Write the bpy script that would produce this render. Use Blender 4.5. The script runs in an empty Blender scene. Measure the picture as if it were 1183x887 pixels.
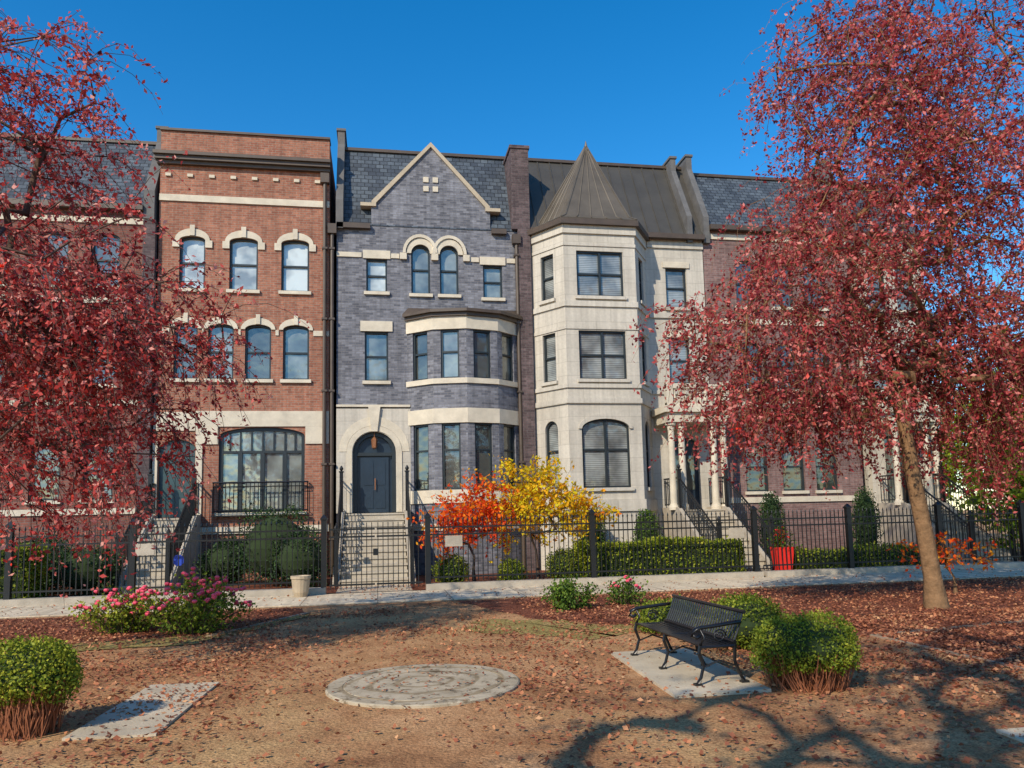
import bpy, math, random
import numpy as np
from mathutils import Matrix, Vector
random.seed(7); RNG=np.random.default_rng(7)
scene=bpy.context.scene; COL=scene.collection
R=math.radians

# ------------------------------------------------------------------ helpers
def empty(name,loc=(0,0,0),label=None,category=None,group=None):
    o=bpy.data.objects.new(name,None); o.empty_display_size=.3; o.location=loc; COL.objects.link(o)
    if label:o["label"]=label
    if category:o["category"]=category
    if group:o["group"]=group
    return o
def front(ox=0,oy=0):
    return lambda u,d,z:(ox+u,oy+d,z)
def frame_T(p0,p1):
    dx,dy=p1[0]-p0[0],p1[1]-p0[1]; L=math.hypot(dx,dy); dx/=L;dy/=L
    return (lambda u,d,z:(p0[0]+dx*u-dy*d,p0[1]+dy*u+dx*d,z)),L
class MB:
    def __init__(s,auto=False): s.v=[];s.f=[];s.c=[];s.auto=auto
    def cut(s): s.c.append((len(s.v),len(s.f)))
    def add(s,vs,fs):
        if s.auto: s.cut()
        b=len(s.v); s.v+= [tuple(p) for p in vs]; s.f+=[tuple(i+b for i in f) for f in fs]
    def quad(s,a,b,c,d): s.add([a,b,c,d],[(0,1,2,3)])
    def poly(s,ps): s.add(ps,[tuple(range(len(ps)))])
    def box(s,u0,u1,d0,d1,z0,z1,T=front()):
        P=[T(u,d,z) for z in (z0,z1) for d in (d0,d1) for u in (u0,u1)]
        s.add(P,[(0,1,5,4),(1,3,7,5),(3,2,6,7),(2,0,4,6),(4,5,7,6),(0,2,3,1)])
    def prism(s,base,top):
        n=len(base); s.add(list(base)+list(top),[tuple(reversed(range(n))),tuple(range(n,2*n))]+[(i,(i+1)%n,(i+1)%n+n,i+n) for i in range(n)])
    def tube(s,pts,rad,n=6,cap=True):
        pts=[Vector(p) for p in pts]; b=len(s.v); k=len(pts)
        if not hasattr(rad,'__len__'): rad=[rad]*k
        for i,p in enumerate(pts):
            t=(pts[min(i+1,k-1)]-pts[max(i-1,0)])
            if t.length<1e-9:t=Vector((0,0,1))
            t.normalize(); a=t.cross(Vector((0,0,1)) if abs(t.z)<.9 else Vector((1,0,0))).normalized(); c=t.cross(a)
            for j in range(n):
                an=2*math.pi*j/n; s.v.append(tuple(p+(a*math.cos(an)+c*math.sin(an))*rad[i]))
        for i in range(k-1):
            for j in range(n):
                j2=(j+1)%n; s.f.append((b+i*n+j,b+i*n+j2,b+(i+1)*n+j2,b+(i+1)*n+j))
        if cap: s.f.append(tuple(b+j for j in reversed(range(n)))); s.f.append(tuple(b+(k-1)*n+j for j in range(n)))
    def lathe(s,c,prof,n=16):
        b=len(s.v)
        for r,z in prof:
            for j in range(n):
                a=2*math.pi*j/n; s.v.append((c[0]+r*math.cos(a),c[1]+r*math.sin(a),c[2]+z))
        for i in range(len(prof)-1):
            for j in range(n):
                j2=(j+1)%n; s.f.append((b+i*n+j,b+i*n+j2,b+(i+1)*n+j2,b+(i+1)*n+j))
        s.f.append(tuple(b+j for j in reversed(range(n)))); s.f.append(tuple(b+(len(prof)-1)*n+j for j in range(n)))
    def done(s,name,mat,parent=None,label=None,smooth=False,uv=True,kind=None):
        if s.c:
            cs=s.c+[(len(s.v),len(s.f))]; o=None; cs=[c for i,c in enumerate(cs) if i==0 or c!=cs[i-1]]
            for (v0,f0),(v1,f1) in zip(cs[:-1],cs[1:]):
                q=MB(); q.v=s.v[v0:v1]; q.f=[tuple(i-v0 for i in f) for f in s.f[f0:f1]]
                if q.v: o=q.done(name,mat,parent,label,smooth,uv,kind)
            return o
        me=bpy.data.meshes.new(name); me.from_pydata(s.v,[],s.f); me.update()
        me.materials.append(mat)
        if uv:
            L=me.uv_layers.new(name="UVMap"); 
            for p in me.polygons:
                n=p.normal
                if abs(n.z)>.75:
                    for li in p.loop_indices:
                        c=me.vertices[me.loops[li].vertex_index].co; L.data[li].uv=(c.x,c.y)
                else:
                    h=math.hypot(n.x,n.y) or 1; tx,ty=-n.y/h,n.x/h
                    if tx<-.01 or (abs(tx)<=.01 and ty<0): tx,ty=-tx,-ty
                    sl=1/max(h,.3)
                    for li in p.loop_indices:
                        c=me.vertices[me.loops[li].vertex_index].co; L.data[li].uv=(c.x*tx+c.y*ty,c.z*sl)
        if smooth:
            me.polygons.foreach_set("use_smooth",[True]*len(me.polygons))
        o=bpy.data.objects.new(name,me); COL.objects.link(o)
        if parent:
            o.parent=parent; o.matrix_parent_inverse=Matrix.Translation(parent_loc(parent)).inverted()
        if label:o["label"]=label
        if kind:o["kind"]=kind
        return o
def parent_loc(p):
    return Vector((0,0,0)) if p.type=='MESH' else Vector(p.location)

# ------------------------------------------------------------------ materials
def nt(name):
    m=bpy.data.materials.new(name); m.use_nodes=True; t=m.node_tree; b=t.nodes['Principled BSDF']; return m,t,b
def N(t,k,**kw):
    n=t.nodes.new(k)
    for a,v in kw.items(): setattr(n,a,v)
    return n
def ramp(t,cols,interp='LINEAR'):
    r=t.nodes.new('ShaderNodeValToRGB'); r.color_ramp.interpolation=interp; e=r.color_ramp.elements
    while len(e)<len(cols): e.new(.5)
    for i,(p,c) in enumerate(cols): e[i].position=p; e[i].color=(*c,1)
    return r
def mul(t,a,b,fac=1,mode='MULTIPLY'):
    m=t.nodes.new('ShaderNodeMixRGB'); m.blend_type=mode; m.inputs[0].default_value=fac
    t.links.new(a,m.inputs[1]); t.links.new(b,m.inputs[2]); return m.outputs[0]
def noise(t,vec,scale,detail=4,rough=.55):
    n=t.nodes.new('ShaderNodeTexNoise'); n.inputs['Scale'].default_value=scale; n.inputs['Detail'].default_value=detail; n.inputs['Roughness'].default_value=rough
    if vec is not None: t.links.new(vec,n.inputs['Vector'])
    return n
def simple(name,col,rough=.7,var=.25,scale=3,metal=0,bump=0,bscale=40,spec=.5):
    m,t,b=nt(name); tc=N(t,'ShaderNodeTexCoord'); b.inputs['Specular IOR Level'].default_value=spec
    n=noise(t,tc.outputs['Object'],scale,5,.65)
    r=ramp(t,[(.25,tuple(c*(1-var) for c in col)),(.75,tuple(min(1,c*(1+var)) for c in col))])
    t.links.new(n.outputs['Fac'],r.inputs[0]); t.links.new(r.outputs[0],b.inputs['Base Color'])
    b.inputs['Roughness'].default_value=rough; b.inputs['Metallic'].default_value=metal
    if bump:
        n2=noise(t,tc.outputs['Object'],bscale,4); bp=N(t,'ShaderNodeBump'); bp.inputs['Strength'].default_value=bump; bp.inputs['Distance'].default_value=.02
        t.links.new(n2.outputs['Fac'],bp.inputs['Height']); t.links.new(bp.outputs[0],b.inputs['Normal'])
    return m
def masonry(name,c1,c2,mortar,w,h,ms,rough=.85,grime=.35,bump=.5,off=.5,streak=.25,fine=.22,spec=.3):
    m,t,b=nt(name); tc=N(t,'ShaderNodeTexCoord'); uv=tc.outputs['UV']; b.inputs['Specular IOR Level'].default_value=spec
    br=N(t,'ShaderNodeTexBrick'); br.offset=off
    br.inputs['Scale'].default_value=1; br.inputs['Brick Width'].default_value=w; br.inputs['Row Height'].default_value=h
    br.inputs['Mortar Size'].default_value=ms; br.inputs['Mortar Smooth'].default_value=.2; br.inputs['Bias'].default_value=0
    br.inputs['Color1'].default_value=(*c1,1); br.inputs['Color2'].default_value=(*c2,1); br.inputs['Mortar'].default_value=(*mortar,1)
    t.links.new(uv,br.inputs['Vector'])
    n=noise(t,uv,.7,5,.6); r=ramp(t,[(.3,(1-grime,)*3),(.7,(1+grime*.3,)*3)]); t.links.new(n.outputs['Fac'],r.inputs[0])
    c=mul(t,br.outputs['Color'],r.outputs[0])
    mp=N(t,'ShaderNodeMapping'); mp.inputs['Scale'].default_value=(6,.35,1); t.links.new(uv,mp.inputs[0])
    n2=noise(t,mp.outputs[0],1,4,.6); r2=ramp(t,[(.35,(1-streak,)*3),(.6,(1,1,1))]); t.links.new(n2.outputs['Fac'],r2.inputs[0])
    c=mul(t,c,r2.outputs[0])
    n3=noise(t,uv,12,3,.6); r3=ramp(t,[(.3,(1-fine,)*3),(.7,(1+fine*.7,)*3)]); t.links.new(n3.outputs['Fac'],r3.inputs[0]); c=mul(t,c,r3.outputs[0])
    t.links.new(c,b.inputs['Base Color']); b.inputs['Roughness'].default_value=rough
    bp=N(t,'ShaderNodeBump'); bp.inputs['Strength'].default_value=bump; bp.inputs['Distance'].default_value=.012
    iv=N(t,'ShaderNodeMath',operation='SUBTRACT'); iv.inputs[0].default_value=1; t.links.new(br.outputs['Fac'],iv.inputs[1])
    t.links.new(iv.outputs[0],bp.inputs['Height']); t.links.new(bp.outputs[0],b.inputs['Normal'])
    return m
def leafmat(name,cols,trans=.35,rough=.6):
    m,t,b=nt(name); g=N(t,'ShaderNodeNewGeometry'); tc=N(t,'ShaderNodeTexCoord'); b.inputs['Specular IOR Level'].default_value=.25
    n=noise(t,tc.outputs['Object'],1.3,2)
    a=N(t,'ShaderNodeMath',operation='MULTIPLY_ADD'); a.inputs[1].default_value=.7; t.links.new(g.outputs['Random Per Island'],a.inputs[0])
    s=N(t,'ShaderNodeMath',operation='MULTIPLY_ADD'); s.inputs[1].default_value=1.1; s.inputs[2].default_value=-.4; t.links.new(n.outputs['Fac'],s.inputs[0])
    t.links.new(s.outputs[0],a.inputs[2])
    r=ramp(t,cols); t.links.new(a.outputs[0],r.inputs[0])
    t.links.new(r.outputs[0],b.inputs['Base Color']); b.inputs['Roughness'].default_value=rough
    tr=N(t,'ShaderNodeBsdfTranslucent'); t.links.new(r.outputs[0],tr.inputs[0]); mx=N(t,'ShaderNodeMixShader'); mx.inputs[0].default_value=trans
    out=t.nodes['Material Output']; t.links.new(b.outputs[0],mx.inputs[1]); t.links.new(tr.outputs[0],mx.inputs[2]); t.links.new(mx.outputs[0],out.inputs[0])
    return m
def glass(name,base,stripe=None,refl=.3,rough=.04):
    m,t,b=nt(name); tc=N(t,'ShaderNodeTexCoord')
    n=noise(t,tc.outputs['Object'],1.1,3); r=ramp(t,[(.38,tuple(c*.4 for c in base)),(.62,tuple(min(1,c*1.35) for c in base))]); t.links.new(n.outputs['Fac'],r.inputs[0]); c=r.outputs[0]
    if stripe:
        w=N(t,'ShaderNodeTexWave'); w.bands_direction='Z'; w.inputs['Scale'].default_value=stripe; t.links.new(tc.outputs['Object'],w.inputs[0])
        r2=ramp(t,[(.2,(.5,)*3),(.6,(1,1,1))]); t.links.new(w.outputs['Fac'],r2.inputs[0]); c=mul(t,c,r2.outputs[0])
    t.links.new(c,b.inputs['Base Color']); b.inputs['Roughness'].default_value=.6
    gl=N(t,'ShaderNodeBsdfGlossy'); gl.inputs['Roughness'].default_value=rough; gl.inputs['Color'].default_value=(.85,.88,.82,1)
    nb=noise(t,tc.outputs['Object'],1.6,2); bp=N(t,'ShaderNodeBump'); bp.inputs['Strength'].default_value=.3; bp.inputs['Distance'].default_value=.1
    t.links.new(nb.outputs['Fac'],bp.inputs['Height']); t.links.new(bp.outputs[0],gl.inputs['Normal'])
    mx=N(t,'ShaderNodeMixShader'); mx.inputs[0].default_value=refl; out=t.nodes['Material Output']
    t.links.new(b.outputs[0],mx.inputs[1]); t.links.new(gl.outputs[0],mx.inputs[2]); t.links.new(mx.outputs[0],out.inputs[0])
    return m
M_red=masonry("red_brick",(.46,.19,.115),(.31,.11,.068),(.34,.25,.19),.21,.072,.008,grime=.2)
M_red2=masonry("dark_red_brick",(.32,.12,.085),(.20,.07,.05),(.2,.15,.13),.21,.072,.008)
M_gray=masonry("gray_brick",(.27,.275,.31),(.115,.12,.145),(.22,.215,.22),.21,.072,.008,grime=.18,fine=.15)
M_pur=masonry("purple_brick",(.18,.125,.125),(.09,.062,.065),(.14,.12,.115),.21,.072,.008)
M_mauve=masonry("mauve_brick",(.32,.19,.165),(.20,.11,.10),(.28,.22,.2),.21,.072,.008)
M_lime=masonry("limestone",(.61,.56,.47),(.56,.51,.425),(.45,.41,.34),.95,.42,.008,grime=.16,bump=.2,streak=.16,fine=.08)
M_stone=simple("buff_stone",(.60,.53,.41),.8,.2,2.5,bump=.3)
M_tan=simple("tan_coping_stone",(.46,.38,.27),.85,.2,2.5,bump=.3)
M_stonegray=simple("gray_stone",(.40,.35,.28),.9,.25,3,bump=.3,spec=.2)
M_dark=simple("dark_slate_stone",(.12,.115,.11),.8,.3,3,bump=.2)
M_slate=masonry("slate",(.115,.14,.165),(.05,.062,.08),(.025,.03,.035),.24,.17,.012,rough=.6,grime=.3,bump=.7,streak=.1)
M_metal=simple("standing_seam_metal",(.075,.068,.056),.5,.2,1.5,metal=.2)
M_cone=simple("turret_metal",(.12,.10,.075),.5,.25,1.5,metal=.2)
M_bronze=simple("bronze_cornice",(.08,.056,.038),.5,.25,3)
M_frame=simple("window_paint",(.02,.027,.03),.4,.2)
M_iron=simple("black_iron",(.010,.010,.011),.35,.2)
M_concrete=simple("concrete",(.50,.42,.30),.95,.3,1.6,bump=.3,spec=.15)
M_edge=simple("weathered_edging",(.33,.24,.16),.95,.35,3,bump=.3,spec=.1)
M_step=simple("step_stone",(.44,.39,.31),.9,.2,3,bump=.3,spec=.2)
M_doorblue=simple("door_paint",(.018,.032,.05),.35,.2)
M_doorteal=simple("teal_door_paint",(.035,.07,.075),.4,.2)
M_gpale=glass("pale_window",(.48,.51,.47),None,.18)
M_gblind=glass("blind_window",(.27,.285,.27),5.5,.13)
M_gdark=glass("dark_window",(.05,.055,.045),None,.15)
M_gmix=glass("reflecting_window",(.17,.19,.17),None,.17)
M_bark=simple("bark",(.225,.13,.065),.95,.45,7,bump=1,bscale=22,spec=.2)
M_bark2=simple("young_bark",(.09,.055,.04),.95,.3,9,bump=.5)
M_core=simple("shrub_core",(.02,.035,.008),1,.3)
M_leafred=leafmat("crimson_leaves",[(.0,(.08,.012,.016)),(.25,(.26,.03,.038)),(.5,(.52,.07,.07)),(.72,(.70,.18,.165)),(.88,(.82,.35,.29)),(1,(.92,.05,.02))],.42)
M_leafpink=leafmat("russet_leaves",[(.0,(.12,.015,.018)),(.25,(.40,.04,.04)),(.5,(.68,.09,.08)),(.72,(.82,.25,.21)),(.88,(.90,.48,.40)),(1,(.95,.05,.02))],.45)
M_leafgreen=leafmat("green_leaves",[(.1,(.03,.065,.01)),(.5,(.08,.15,.02)),(1,(.20,.29,.03))],.3)
M_leaflime=leafmat("yellow_green_leaves",[(.1,(.10,.17,.01)),(.5,(.25,.35,.02)),(1,(.52,.52,.04))],.42)
M_leafbox=leafmat("boxwood_leaves",[(.1,(.05,.09,.008)),(.45,(.16,.22,.018)),(1,(.44,.44,.04))],.3)
M_leafhedge=leafmat("hedge_leaves",[(.1,(.10,.16,.01)),(.45,(.28,.34,.025)),(1,(.55,.52,.05))],.35)
M_leafyew=leafmat("evergreen_leaves",[(.1,(.01,.028,.01)),(.5,(.03,.065,.02)),(1,(.08,.13,.03))],.15)
M_leafyellow=leafmat("yellow_maple_leaves",[(.0,(.62,.60,.03)),(.35,(.88,.72,.02)),(.65,(.98,.60,.02)),(.87,(.98,.38,.015)),(1,(.95,.2,.015))],.5)
M_leaforange=leafmat("orange_maple_leaves",[(.0,(.6,.03,.01)),(.4,(.90,.08,.012)),(.65,(.96,.22,.015)),(1,(.98,.55,.03))],.5)
M_fallen=leafmat("fallen_leaf_brown",[(.0,(.10,.035,.02)),(.35,(.28,.09,.048)),(.7,(.46,.18,.085)),(1,(.64,.36,.18))],.1,.9)
M_flower=simple("rose_petal",(.92,.09,.15),.6,.3,8)
M_redpaint=simple("red_planter_glaze",(.75,.03,.02),.35,.15)
M_cream=simple("tan_pot_glaze",(.42,.33,.22),.6,.15)
M_stem=simple("russet_stems",(.26,.09,.038),.9,.4,12)
M_blue=simple("blue_sign_paint",(.02,.06,.45),.4,.1)
M_copper=simple("copper_lantern",(.35,.15,.07),.4,.2,metal=.4)

# ------------------------------------------------------------------ building pieces
def archz(t,s,top): return s+(top-s)*math.sqrt(max(0,1-t*t))
NA=14
def wall(mb,T,u0,u1,z0,z1,ops=(),depth=.18,d0=0.):
    us=sorted({u0,u1,*[o[0] for o in ops],*[o[1] for o in ops]}); zs=sorted({z0,z1,*[o[2] for o in ops],*[o[3] for o in ops]})
    us=[u for u in us if u0<=u<=u1]; zs=[z for z in zs if z0<=z<=z1]
    for i in range(len(us)-1):
        for j in range(len(zs)-1):
            cu=(us[i]+us[i+1])/2; cz=(zs[j]+zs[j+1])/2
            if any(o[0]<cu<o[1] and o[2]<cz<o[3] for o in ops): continue
            mb.quad(T(us[i],d0,zs[j]),T(us[i+1],d0,zs[j]),T(us[i+1],d0,zs[j+1]),T(us[i],d0,zs[j+1]))
    for o in ops:
        a,b,c,e=o[:4]; ar=o[4] if len(o)>4 else 0; sp=e-ar; D=d0+depth
        mb.quad(T(a,d0,c),T(a,D,c),T(a,D,sp),T(a,d0,sp)); mb.quad(T(b,d0,c),T(b,D,c),T(b,D,sp),T(b,d0,sp))
        mb.quad(T(a,d0,c),T(b,d0,c),T(b,D,c),T(a,D,c))
        if not ar: mb.quad(T(a,d0,e),T(b,d0,e),T(b,D,e),T(a,D,e))
        else:
            m,h=(a+b)/2,(b-a)/2
            pt=[(m+h*math.cos(math.pi*(1-k/NA)),) for k in range(NA+1)]
            pt=[(p[0],archz((p[0]-m)/h,sp,e)) for p in pt]
            for k in range(NA):
                (x,z),(x2,z2)=pt[k],pt[k+1]
                mb.quad(T(x,d0,z),T(x2,d0,z2),T(x2,d0,e+1e-4),T(x,d0,e+1e-4)); mb.quad(T(x,d0,z),T(x2,d0,z2),T(x2,D,z2),T(x,D,z))
def archring(mb,T,a,b,sp,top,w,d0,d1,legs=0.,wtop=None):
    m,h=(a+b)/2,(b-a)/2; wt=wtop or w; I=[];O=[]
    for k in range(NA+1):
        c=math.cos(math.pi*(1-k/NA)); s=math.sin(math.pi*(k/NA))
        I.append((m+h*c,sp+(top-sp)*s)); O.append((m+(h+w)*c,sp+(top-sp+wt)*s))
    if legs:
        I=[(a,sp-legs)]+I+[(b,sp-legs)]; O=[(a-w,sp-legs)]+O+[(b+w,sp-legs)]
    for k in range(len(I)-1):
        P=[I[k],I[k+1],O[k+1],O[k]]
        mb.prism([T(x,d0,z) for x,z in P],[T(x,d1,z) for x,z in P])
def window(house,T,u0,u1,z0,z1,ar=0,gm=None,mull=(),rail=.5,sill=M_stone,lintel=None,depth=.15,fr=.055,transom=None,name="window",fan=()):
    gm=gm or M_gmix; g=MB(); sp=z1-ar
    ps=[T(u0,depth,z0),T(u1,depth,z0)]
    if ar:
        m,h=(u0+u1)/2,(u1-u0)/2
        for k in range(NA+1): c=math.cos(math.pi*k/NA); ps.append(T(m+h*c,depth,sp+ar*math.sin(math.pi*k/NA)))
    else: ps+=[T(u1,depth,z1),T(u0,depth,z1)]
    g.poly(ps); w=g.done(name,gm,house)
    f=MB(); a,b=depth-.07,depth-.005; t=fr
    f.box(u0,u0+t,a,b,z0,sp,T); f.box(u1-t,u1,a,b,z0,sp,T); f.box(u0+t,u1-t,a,b,z0,z0+t,T)
    if ar: archring(f,T,u0+t,u1-t,sp,z1-t,t,a,b)
    else: f.box(u0+t,u1-t,a,b,z1-t,z1,T)
    base=z0+t; 
    for q in mull:
        uc=u0+(u1-u0)*q; zt=(transom or (archz(2*q-1,sp,z1)-t*.7)) if ar else z1-t
        f.box(uc-t*.6,uc+t*.6,a-.01,b,base,zt,T)
    for q in fan:
        uc=u0+(u1-u0)*q; f.box(uc-.02,uc+.02,a+.02,b,transom,archz(2*q-1,sp,z1)-t*.7,T)
    if rail:
        zc=z0+(z1-z0)*rail; f.box(u0+t,u1-t,a+.012,b,zc-.028,zc+.028,T)
    if transom: f.box(u0+t,u1-t,a+.005,b,transom-.04,transom+.04,T)
    f.done("frame",M_frame,w)
    if sill:
        s=MB(); s.box(u0-.07,u1+.07,-.08,.06,z0-.10,z0,T); s.done("sill",sill,w)
    if lintel:
        s=MB(); s.box(u0-lintel[0],u1+lintel[0],-.045,.05,z1+.002,z1+lintel[1],T); s.done("lintel",M_stone,w)
    return w
def trimring(mb,pts,z0,z1,off,inner=0.12,cut=True):
    if cut: mb.cut()
    n=len(pts); V=[Vector(p) for p in pts]; out=[];inn=[]
    for i in range(n):
        ns=[]
        for a,b in ((i-1,i),(i,i+1)):
            if a>=0 and b<n:
                d=(V[b]-V[a]).normalized(); ns.append(Vector((d.y,-d.x)))
        m=sum(ns,Vector((0,0))).normalized(); k=1/max(.4,m.dot(ns[0]))
        out.append(V[i]+m*off*k); inn.append(V[i]-m*inner*k)
    for i in range(n-1):
        P=[out[i],out[i+1],inn[i+1],inn[i]]
        mb.prism([(p.x,p.y,z0) for p in P],[(p.x,p.y,z1) for p in P])
    return out
def body(mb,x0,x1,z1,y0=.22,y1=10):
    mb.box(x0,x1,y0,y1,0,z1)
def mansard(house,mat,x0,x1,z0,z1,y0=-.12,y1=1.5,ribs=None,name="roof",gut=None):
    r=MB(); P=lambda x:[(x,y0,z0),(x,y1,z1),(x,10,z1),(x,10,z0)]
    r.prism(P(x0),P(x1)); o=r.done(name,mat,house)
    for a,b in (gut or [(x0,x1)]):
        g=MB(); g.box(a,b,y0-.14,y0+.02,z0-.14,z0+.02); g.done("gutter",M_bronze,o)
    g=MB(); g.box(x0,x1,y1-.08,y1+.2,z1-.02,z1+.08); g.done("ridge_cap",M_bronze,o)
    if ribs:
        g=MB(); x=x0+.2
        while x<x1:
            g.prism([(x,y0-.03,z0+.03),(x+.035,y0-.03,z0+.03),(x+.035,y0+.02,z0),(x,y0+.02,z0)],[(x,y1-.03,z1+.01),(x+.035,y1-.03,z1+.01),(x+.035,y1+.03,z1),(x,y1+.03,z1)]); x+=ribs
        g.done("roof_seam",mat,o)
    return o
def firewall(house,mat,x0,x1,zb=10.6,zt=14.2,cap=None,yf=-.16):
    m=MB(); P=lambda x:[(x,yf,zb),(x,yf,11.5),(x,1.0,zt-.45),(x,1.0,zt),(x,2.4,zt),(x,2.4,zb)]
    m.prism(P(x0),P(x1)); o=m.done("party_wall",mat,house)
    c=MB(); 
    c.box(x0-.04,x1+.04,.96,2.45,zt+.002,zt+.08); c.done("coping",cap or M_dark,o)
    return o
def railing(mb,pts,h=.9,sp=.13,r=.014):
    for a,b in zip(pts[:-1],pts[1:]):
        a,b=Vector(a),Vector(b); L=(b-a).length; n=max(1,int(L/sp))
        up=Vector((0,0,1))
        mb.tube([a+up*h,b+up*h],.028,6); mb.tube([a+up*.1,b+up*.1],.016,4)
        mb.tube([a+up*(h-.12),b+up*(h-.12)],.014,4)
        for i in range(n+1):
            p=a.lerp(b,i/n); mb.tube([p+up*.05,p+up*h],r,4,False)
def newel(mb,p,h=1.15,r=.05):
    x,y,z=p; mb.box(x-r,x+r,y-r,y+r,z,z+h); mb.box(x-r*1.4,x+r*1.4,y-r*1.4,y+r*1.4,z+h,z+h+.04)
    mb.lathe((x,y,z+h+.04),[(.02,0),(.055,.05),(.055,.09),(.015,.16)],8)
def stoop(house,x0,x1,zt,n=11,run=.29,y0=-.02,land=.5,mat=M_step):
    s=MB(); rise=zt/n; yl=y0-land
    s.box(x0,x1,yl,y0,0,zt-.05); s.box(x0-.03,x1+.03,yl-.03,y0,zt-.05+.001,zt)
    for i in range(n-1):
        z=zt-rise*(i+1); ya=yl-run*(i+1); yb=yl-run*i
        s.box(x0,x1,ya,yb-.001,0,z-.05); s.box(x0-.02,x1+.02,ya-.035,yb-.001,z-.049,z)
    o=s.done("stoop",mat,house)
    ye=yl-run*(n-1)
    for xa,xb in ((x0-.2,x0-.025),(x1+.025,x1+.2)):
        c=MB(); P=lambda x:[(x,y0,0),(x,y0,zt+.08),(x,yl,zt+.08),(x,ye-.05,rise*.8),(x,ye-.05,0)]
        c.prism(P(xa),P(xb)); c.done("stoop_side_wall",M_stonegray,o)
    for x in (x0-.11,x1+.11):
        r=MB(); railing(r,[(x,y0-.05,zt+.08),(x,yl,zt+.08),(x,ye,rise)])
        newel(r,(x,yl,zt+.05)); newel(r,(x,ye-.02,0),1.35)
        r.done("stair_railing",M_iron,o)
    return o,ye
def downspout(house,x,z0,z1,y=-.12):
    m=MB(); m.tube([(x,y,z0),(x,y,z1)],.055,8); m.box(x-.13,x+.13,y-.1,y+.1,z1,z1+.3)
    for z in np.arange(z0+1,z1,2.2): m.box(x-.08,x+.08,y-.07,.0,z,z+.06)
    m.done("downspout",M_bronze,house)
def column(house,x,y,z0,z1,r=.13):
    m=MB(); H=z1-z0
    m.lathe((x,y,z0),[(r*1.5,0),(r*1.5,.08),(r*1.25,.14),(r*1.02,.2),(r,.25),(r*.86,H-.25),(r*.95,H-.22),(r*1.05,H-.12),(r*1.5,H-.08),(r*1.5,H)],16)
    return m.done("column",M_stone,house,smooth=False)

F=front(); ROW="row of townhouses along the street"
# ================================================================== HOUSE 1 : red brick
h1=empty("townhouse",(-3.8,0,0),"red brick townhouse with flat cornice and arched stone window heads","house",ROW)
x0,x1=-6.35,-1.42
w3=[(-5.76,-5.03),(-4.34,-3.52),(-2.84,-2.02)]; w2=[(-5.86,-5.2),(-4.91,-4.18),(-3.86,-3.11),(-2.77,-2.01)]
ops=[(a,b,8.59,10.2,.13) for a,b in w3]+[(a,b,5.88,7.54,.15) for a,b in w2]+[(-4.55,-2.12,1.95,4.45,.26),(-6.2,-5.2,1.85,4.1,.3)]
m=MB(); wall(m,F,x0,x1,0,13.46,ops); body(m,x0,x1,13.46); m.done("wall",M_red,h1)
for i,(a,b) in enumerate(w3):
    w=window(h1,F,a,b,8.59,10.2,.13,M_gpale); s=MB(); archring(s,F,a,b,10.07,10.2,.13,-.05,.05,wtop=.22)
    s.box(a-.2,a-.001,-.05,.05,9.85,10.07); s.box(b+.001,b+.2,-.05,.05,9.85,10.07); c=(a+b)/2; s.box(c-.07,c+.07,-.09,-.052,10.2,10.52); s.done("stone_arch",M_stone,w)
for i,(a,b) in enumerate(w2):
    w=window(h1,F,a,b,5.88,7.54,.15,(M_gdark,M_gmix,M_gdark,M_gmix)[i]); s=MB(); archring(s,F,a,b,7.39,7.54,.12,-.05,.05,wtop=.2)
    c=(a+b)/2; s.box(c-.06,c+.06,-.09,-.052,7.54,7.84); s.done("stone_arch",M_stone,w)
s=MB(auto=True)
xs=[x0]+[v for ab in w2 for v in (ab[0]-.125,ab[1]+.125)]+[x1]
for k in range(0,len(xs),2):
    if xs[k+1]>xs[k]: s.box(xs[k],xs[k+1],-.035,.03,7.22,7.38)
s.box(x0,x1,-.05,.03,11.26,11.46)
s.box(x0,-5.21,-.04,.03,4.35,4.9); s.box(-5.2,x1,-.042,.03,4.47,4.93)
s.box(-5.19,-4.57,-.042,.03,3.95,4.468); s.box(-2.1,x1,-.042,.03,3.95,4.468)
s.box(x0,-6.22,-.045,.03,1.85,4.1); s.box(-5.18,-5.0,-.045,.03,1.85,3.94)
s.box(x0,x1,-.07,.03,1.35,1.55)
s.done("stone_trim",M_stone,h1)
s=MB(auto=True); x=x0+.15
while x<x1-.1: s.box(x,x+.16,-.05,.03,12.03,12.12); x+=.62
s.done("stone_block",M_stone,h1)
s=MB(); s.box(x0-.08,x1+.02,-.14,.1,12.38,12.48); s.box(x0-.12,x1+.03,-.24,.1,12.481,12.60); s.box(x0-.15,x1+.04,-.32,.1,12.601,12.70); s.done("cornice",M_bronze,h1)
s=MB(); s.box(x0-.03,x1+.02,-.06,.4,13.461,13.53); s.done("parapet_coping",M_bronze,h1)
window(h1,F,-4.55,-2.12,1.95,4.45,.26,M_gmix,mull=(.24,.5,.76),rail=0,transom=3.72,fr=.10,sill=M_stone,fan=(.12,.24,.37,.5,.63,.76,.88))
d=MB(); d.box(-6.2,-5.2,.1,.17,1.85,4.08); do=d.done("door",M_doorteal,h1)
for q in ((-6.05,-5.76,.085,.099,2.1,3.5),(-5.64,-5.35,.085,.099,2.1,3.5),(-6.2,-5.2,.07,.099,3.62,3.7)): d=MB(); d.box(*q); d.done("panel",M_doorteal,do)
d=MB(); d.tube([(-5.32,.03,2.75),(-5.32,.03,3.0)],.018,6); d.done("handle",M_copper,do)
b=MB(); railing(b,[(-4.66,-.05,1.9),(-4.66,-.17,1.9),(-2.02,-.17,1.9),(-2.02,-.05,1.9)],.92,.11,.010); b.box(-4.7,-1.98,-.2,-.09,1.84,1.88); b.done("balcony",M_iron,h1)
stoop(h1,-6.15,-5.2,1.83,10)
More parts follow.
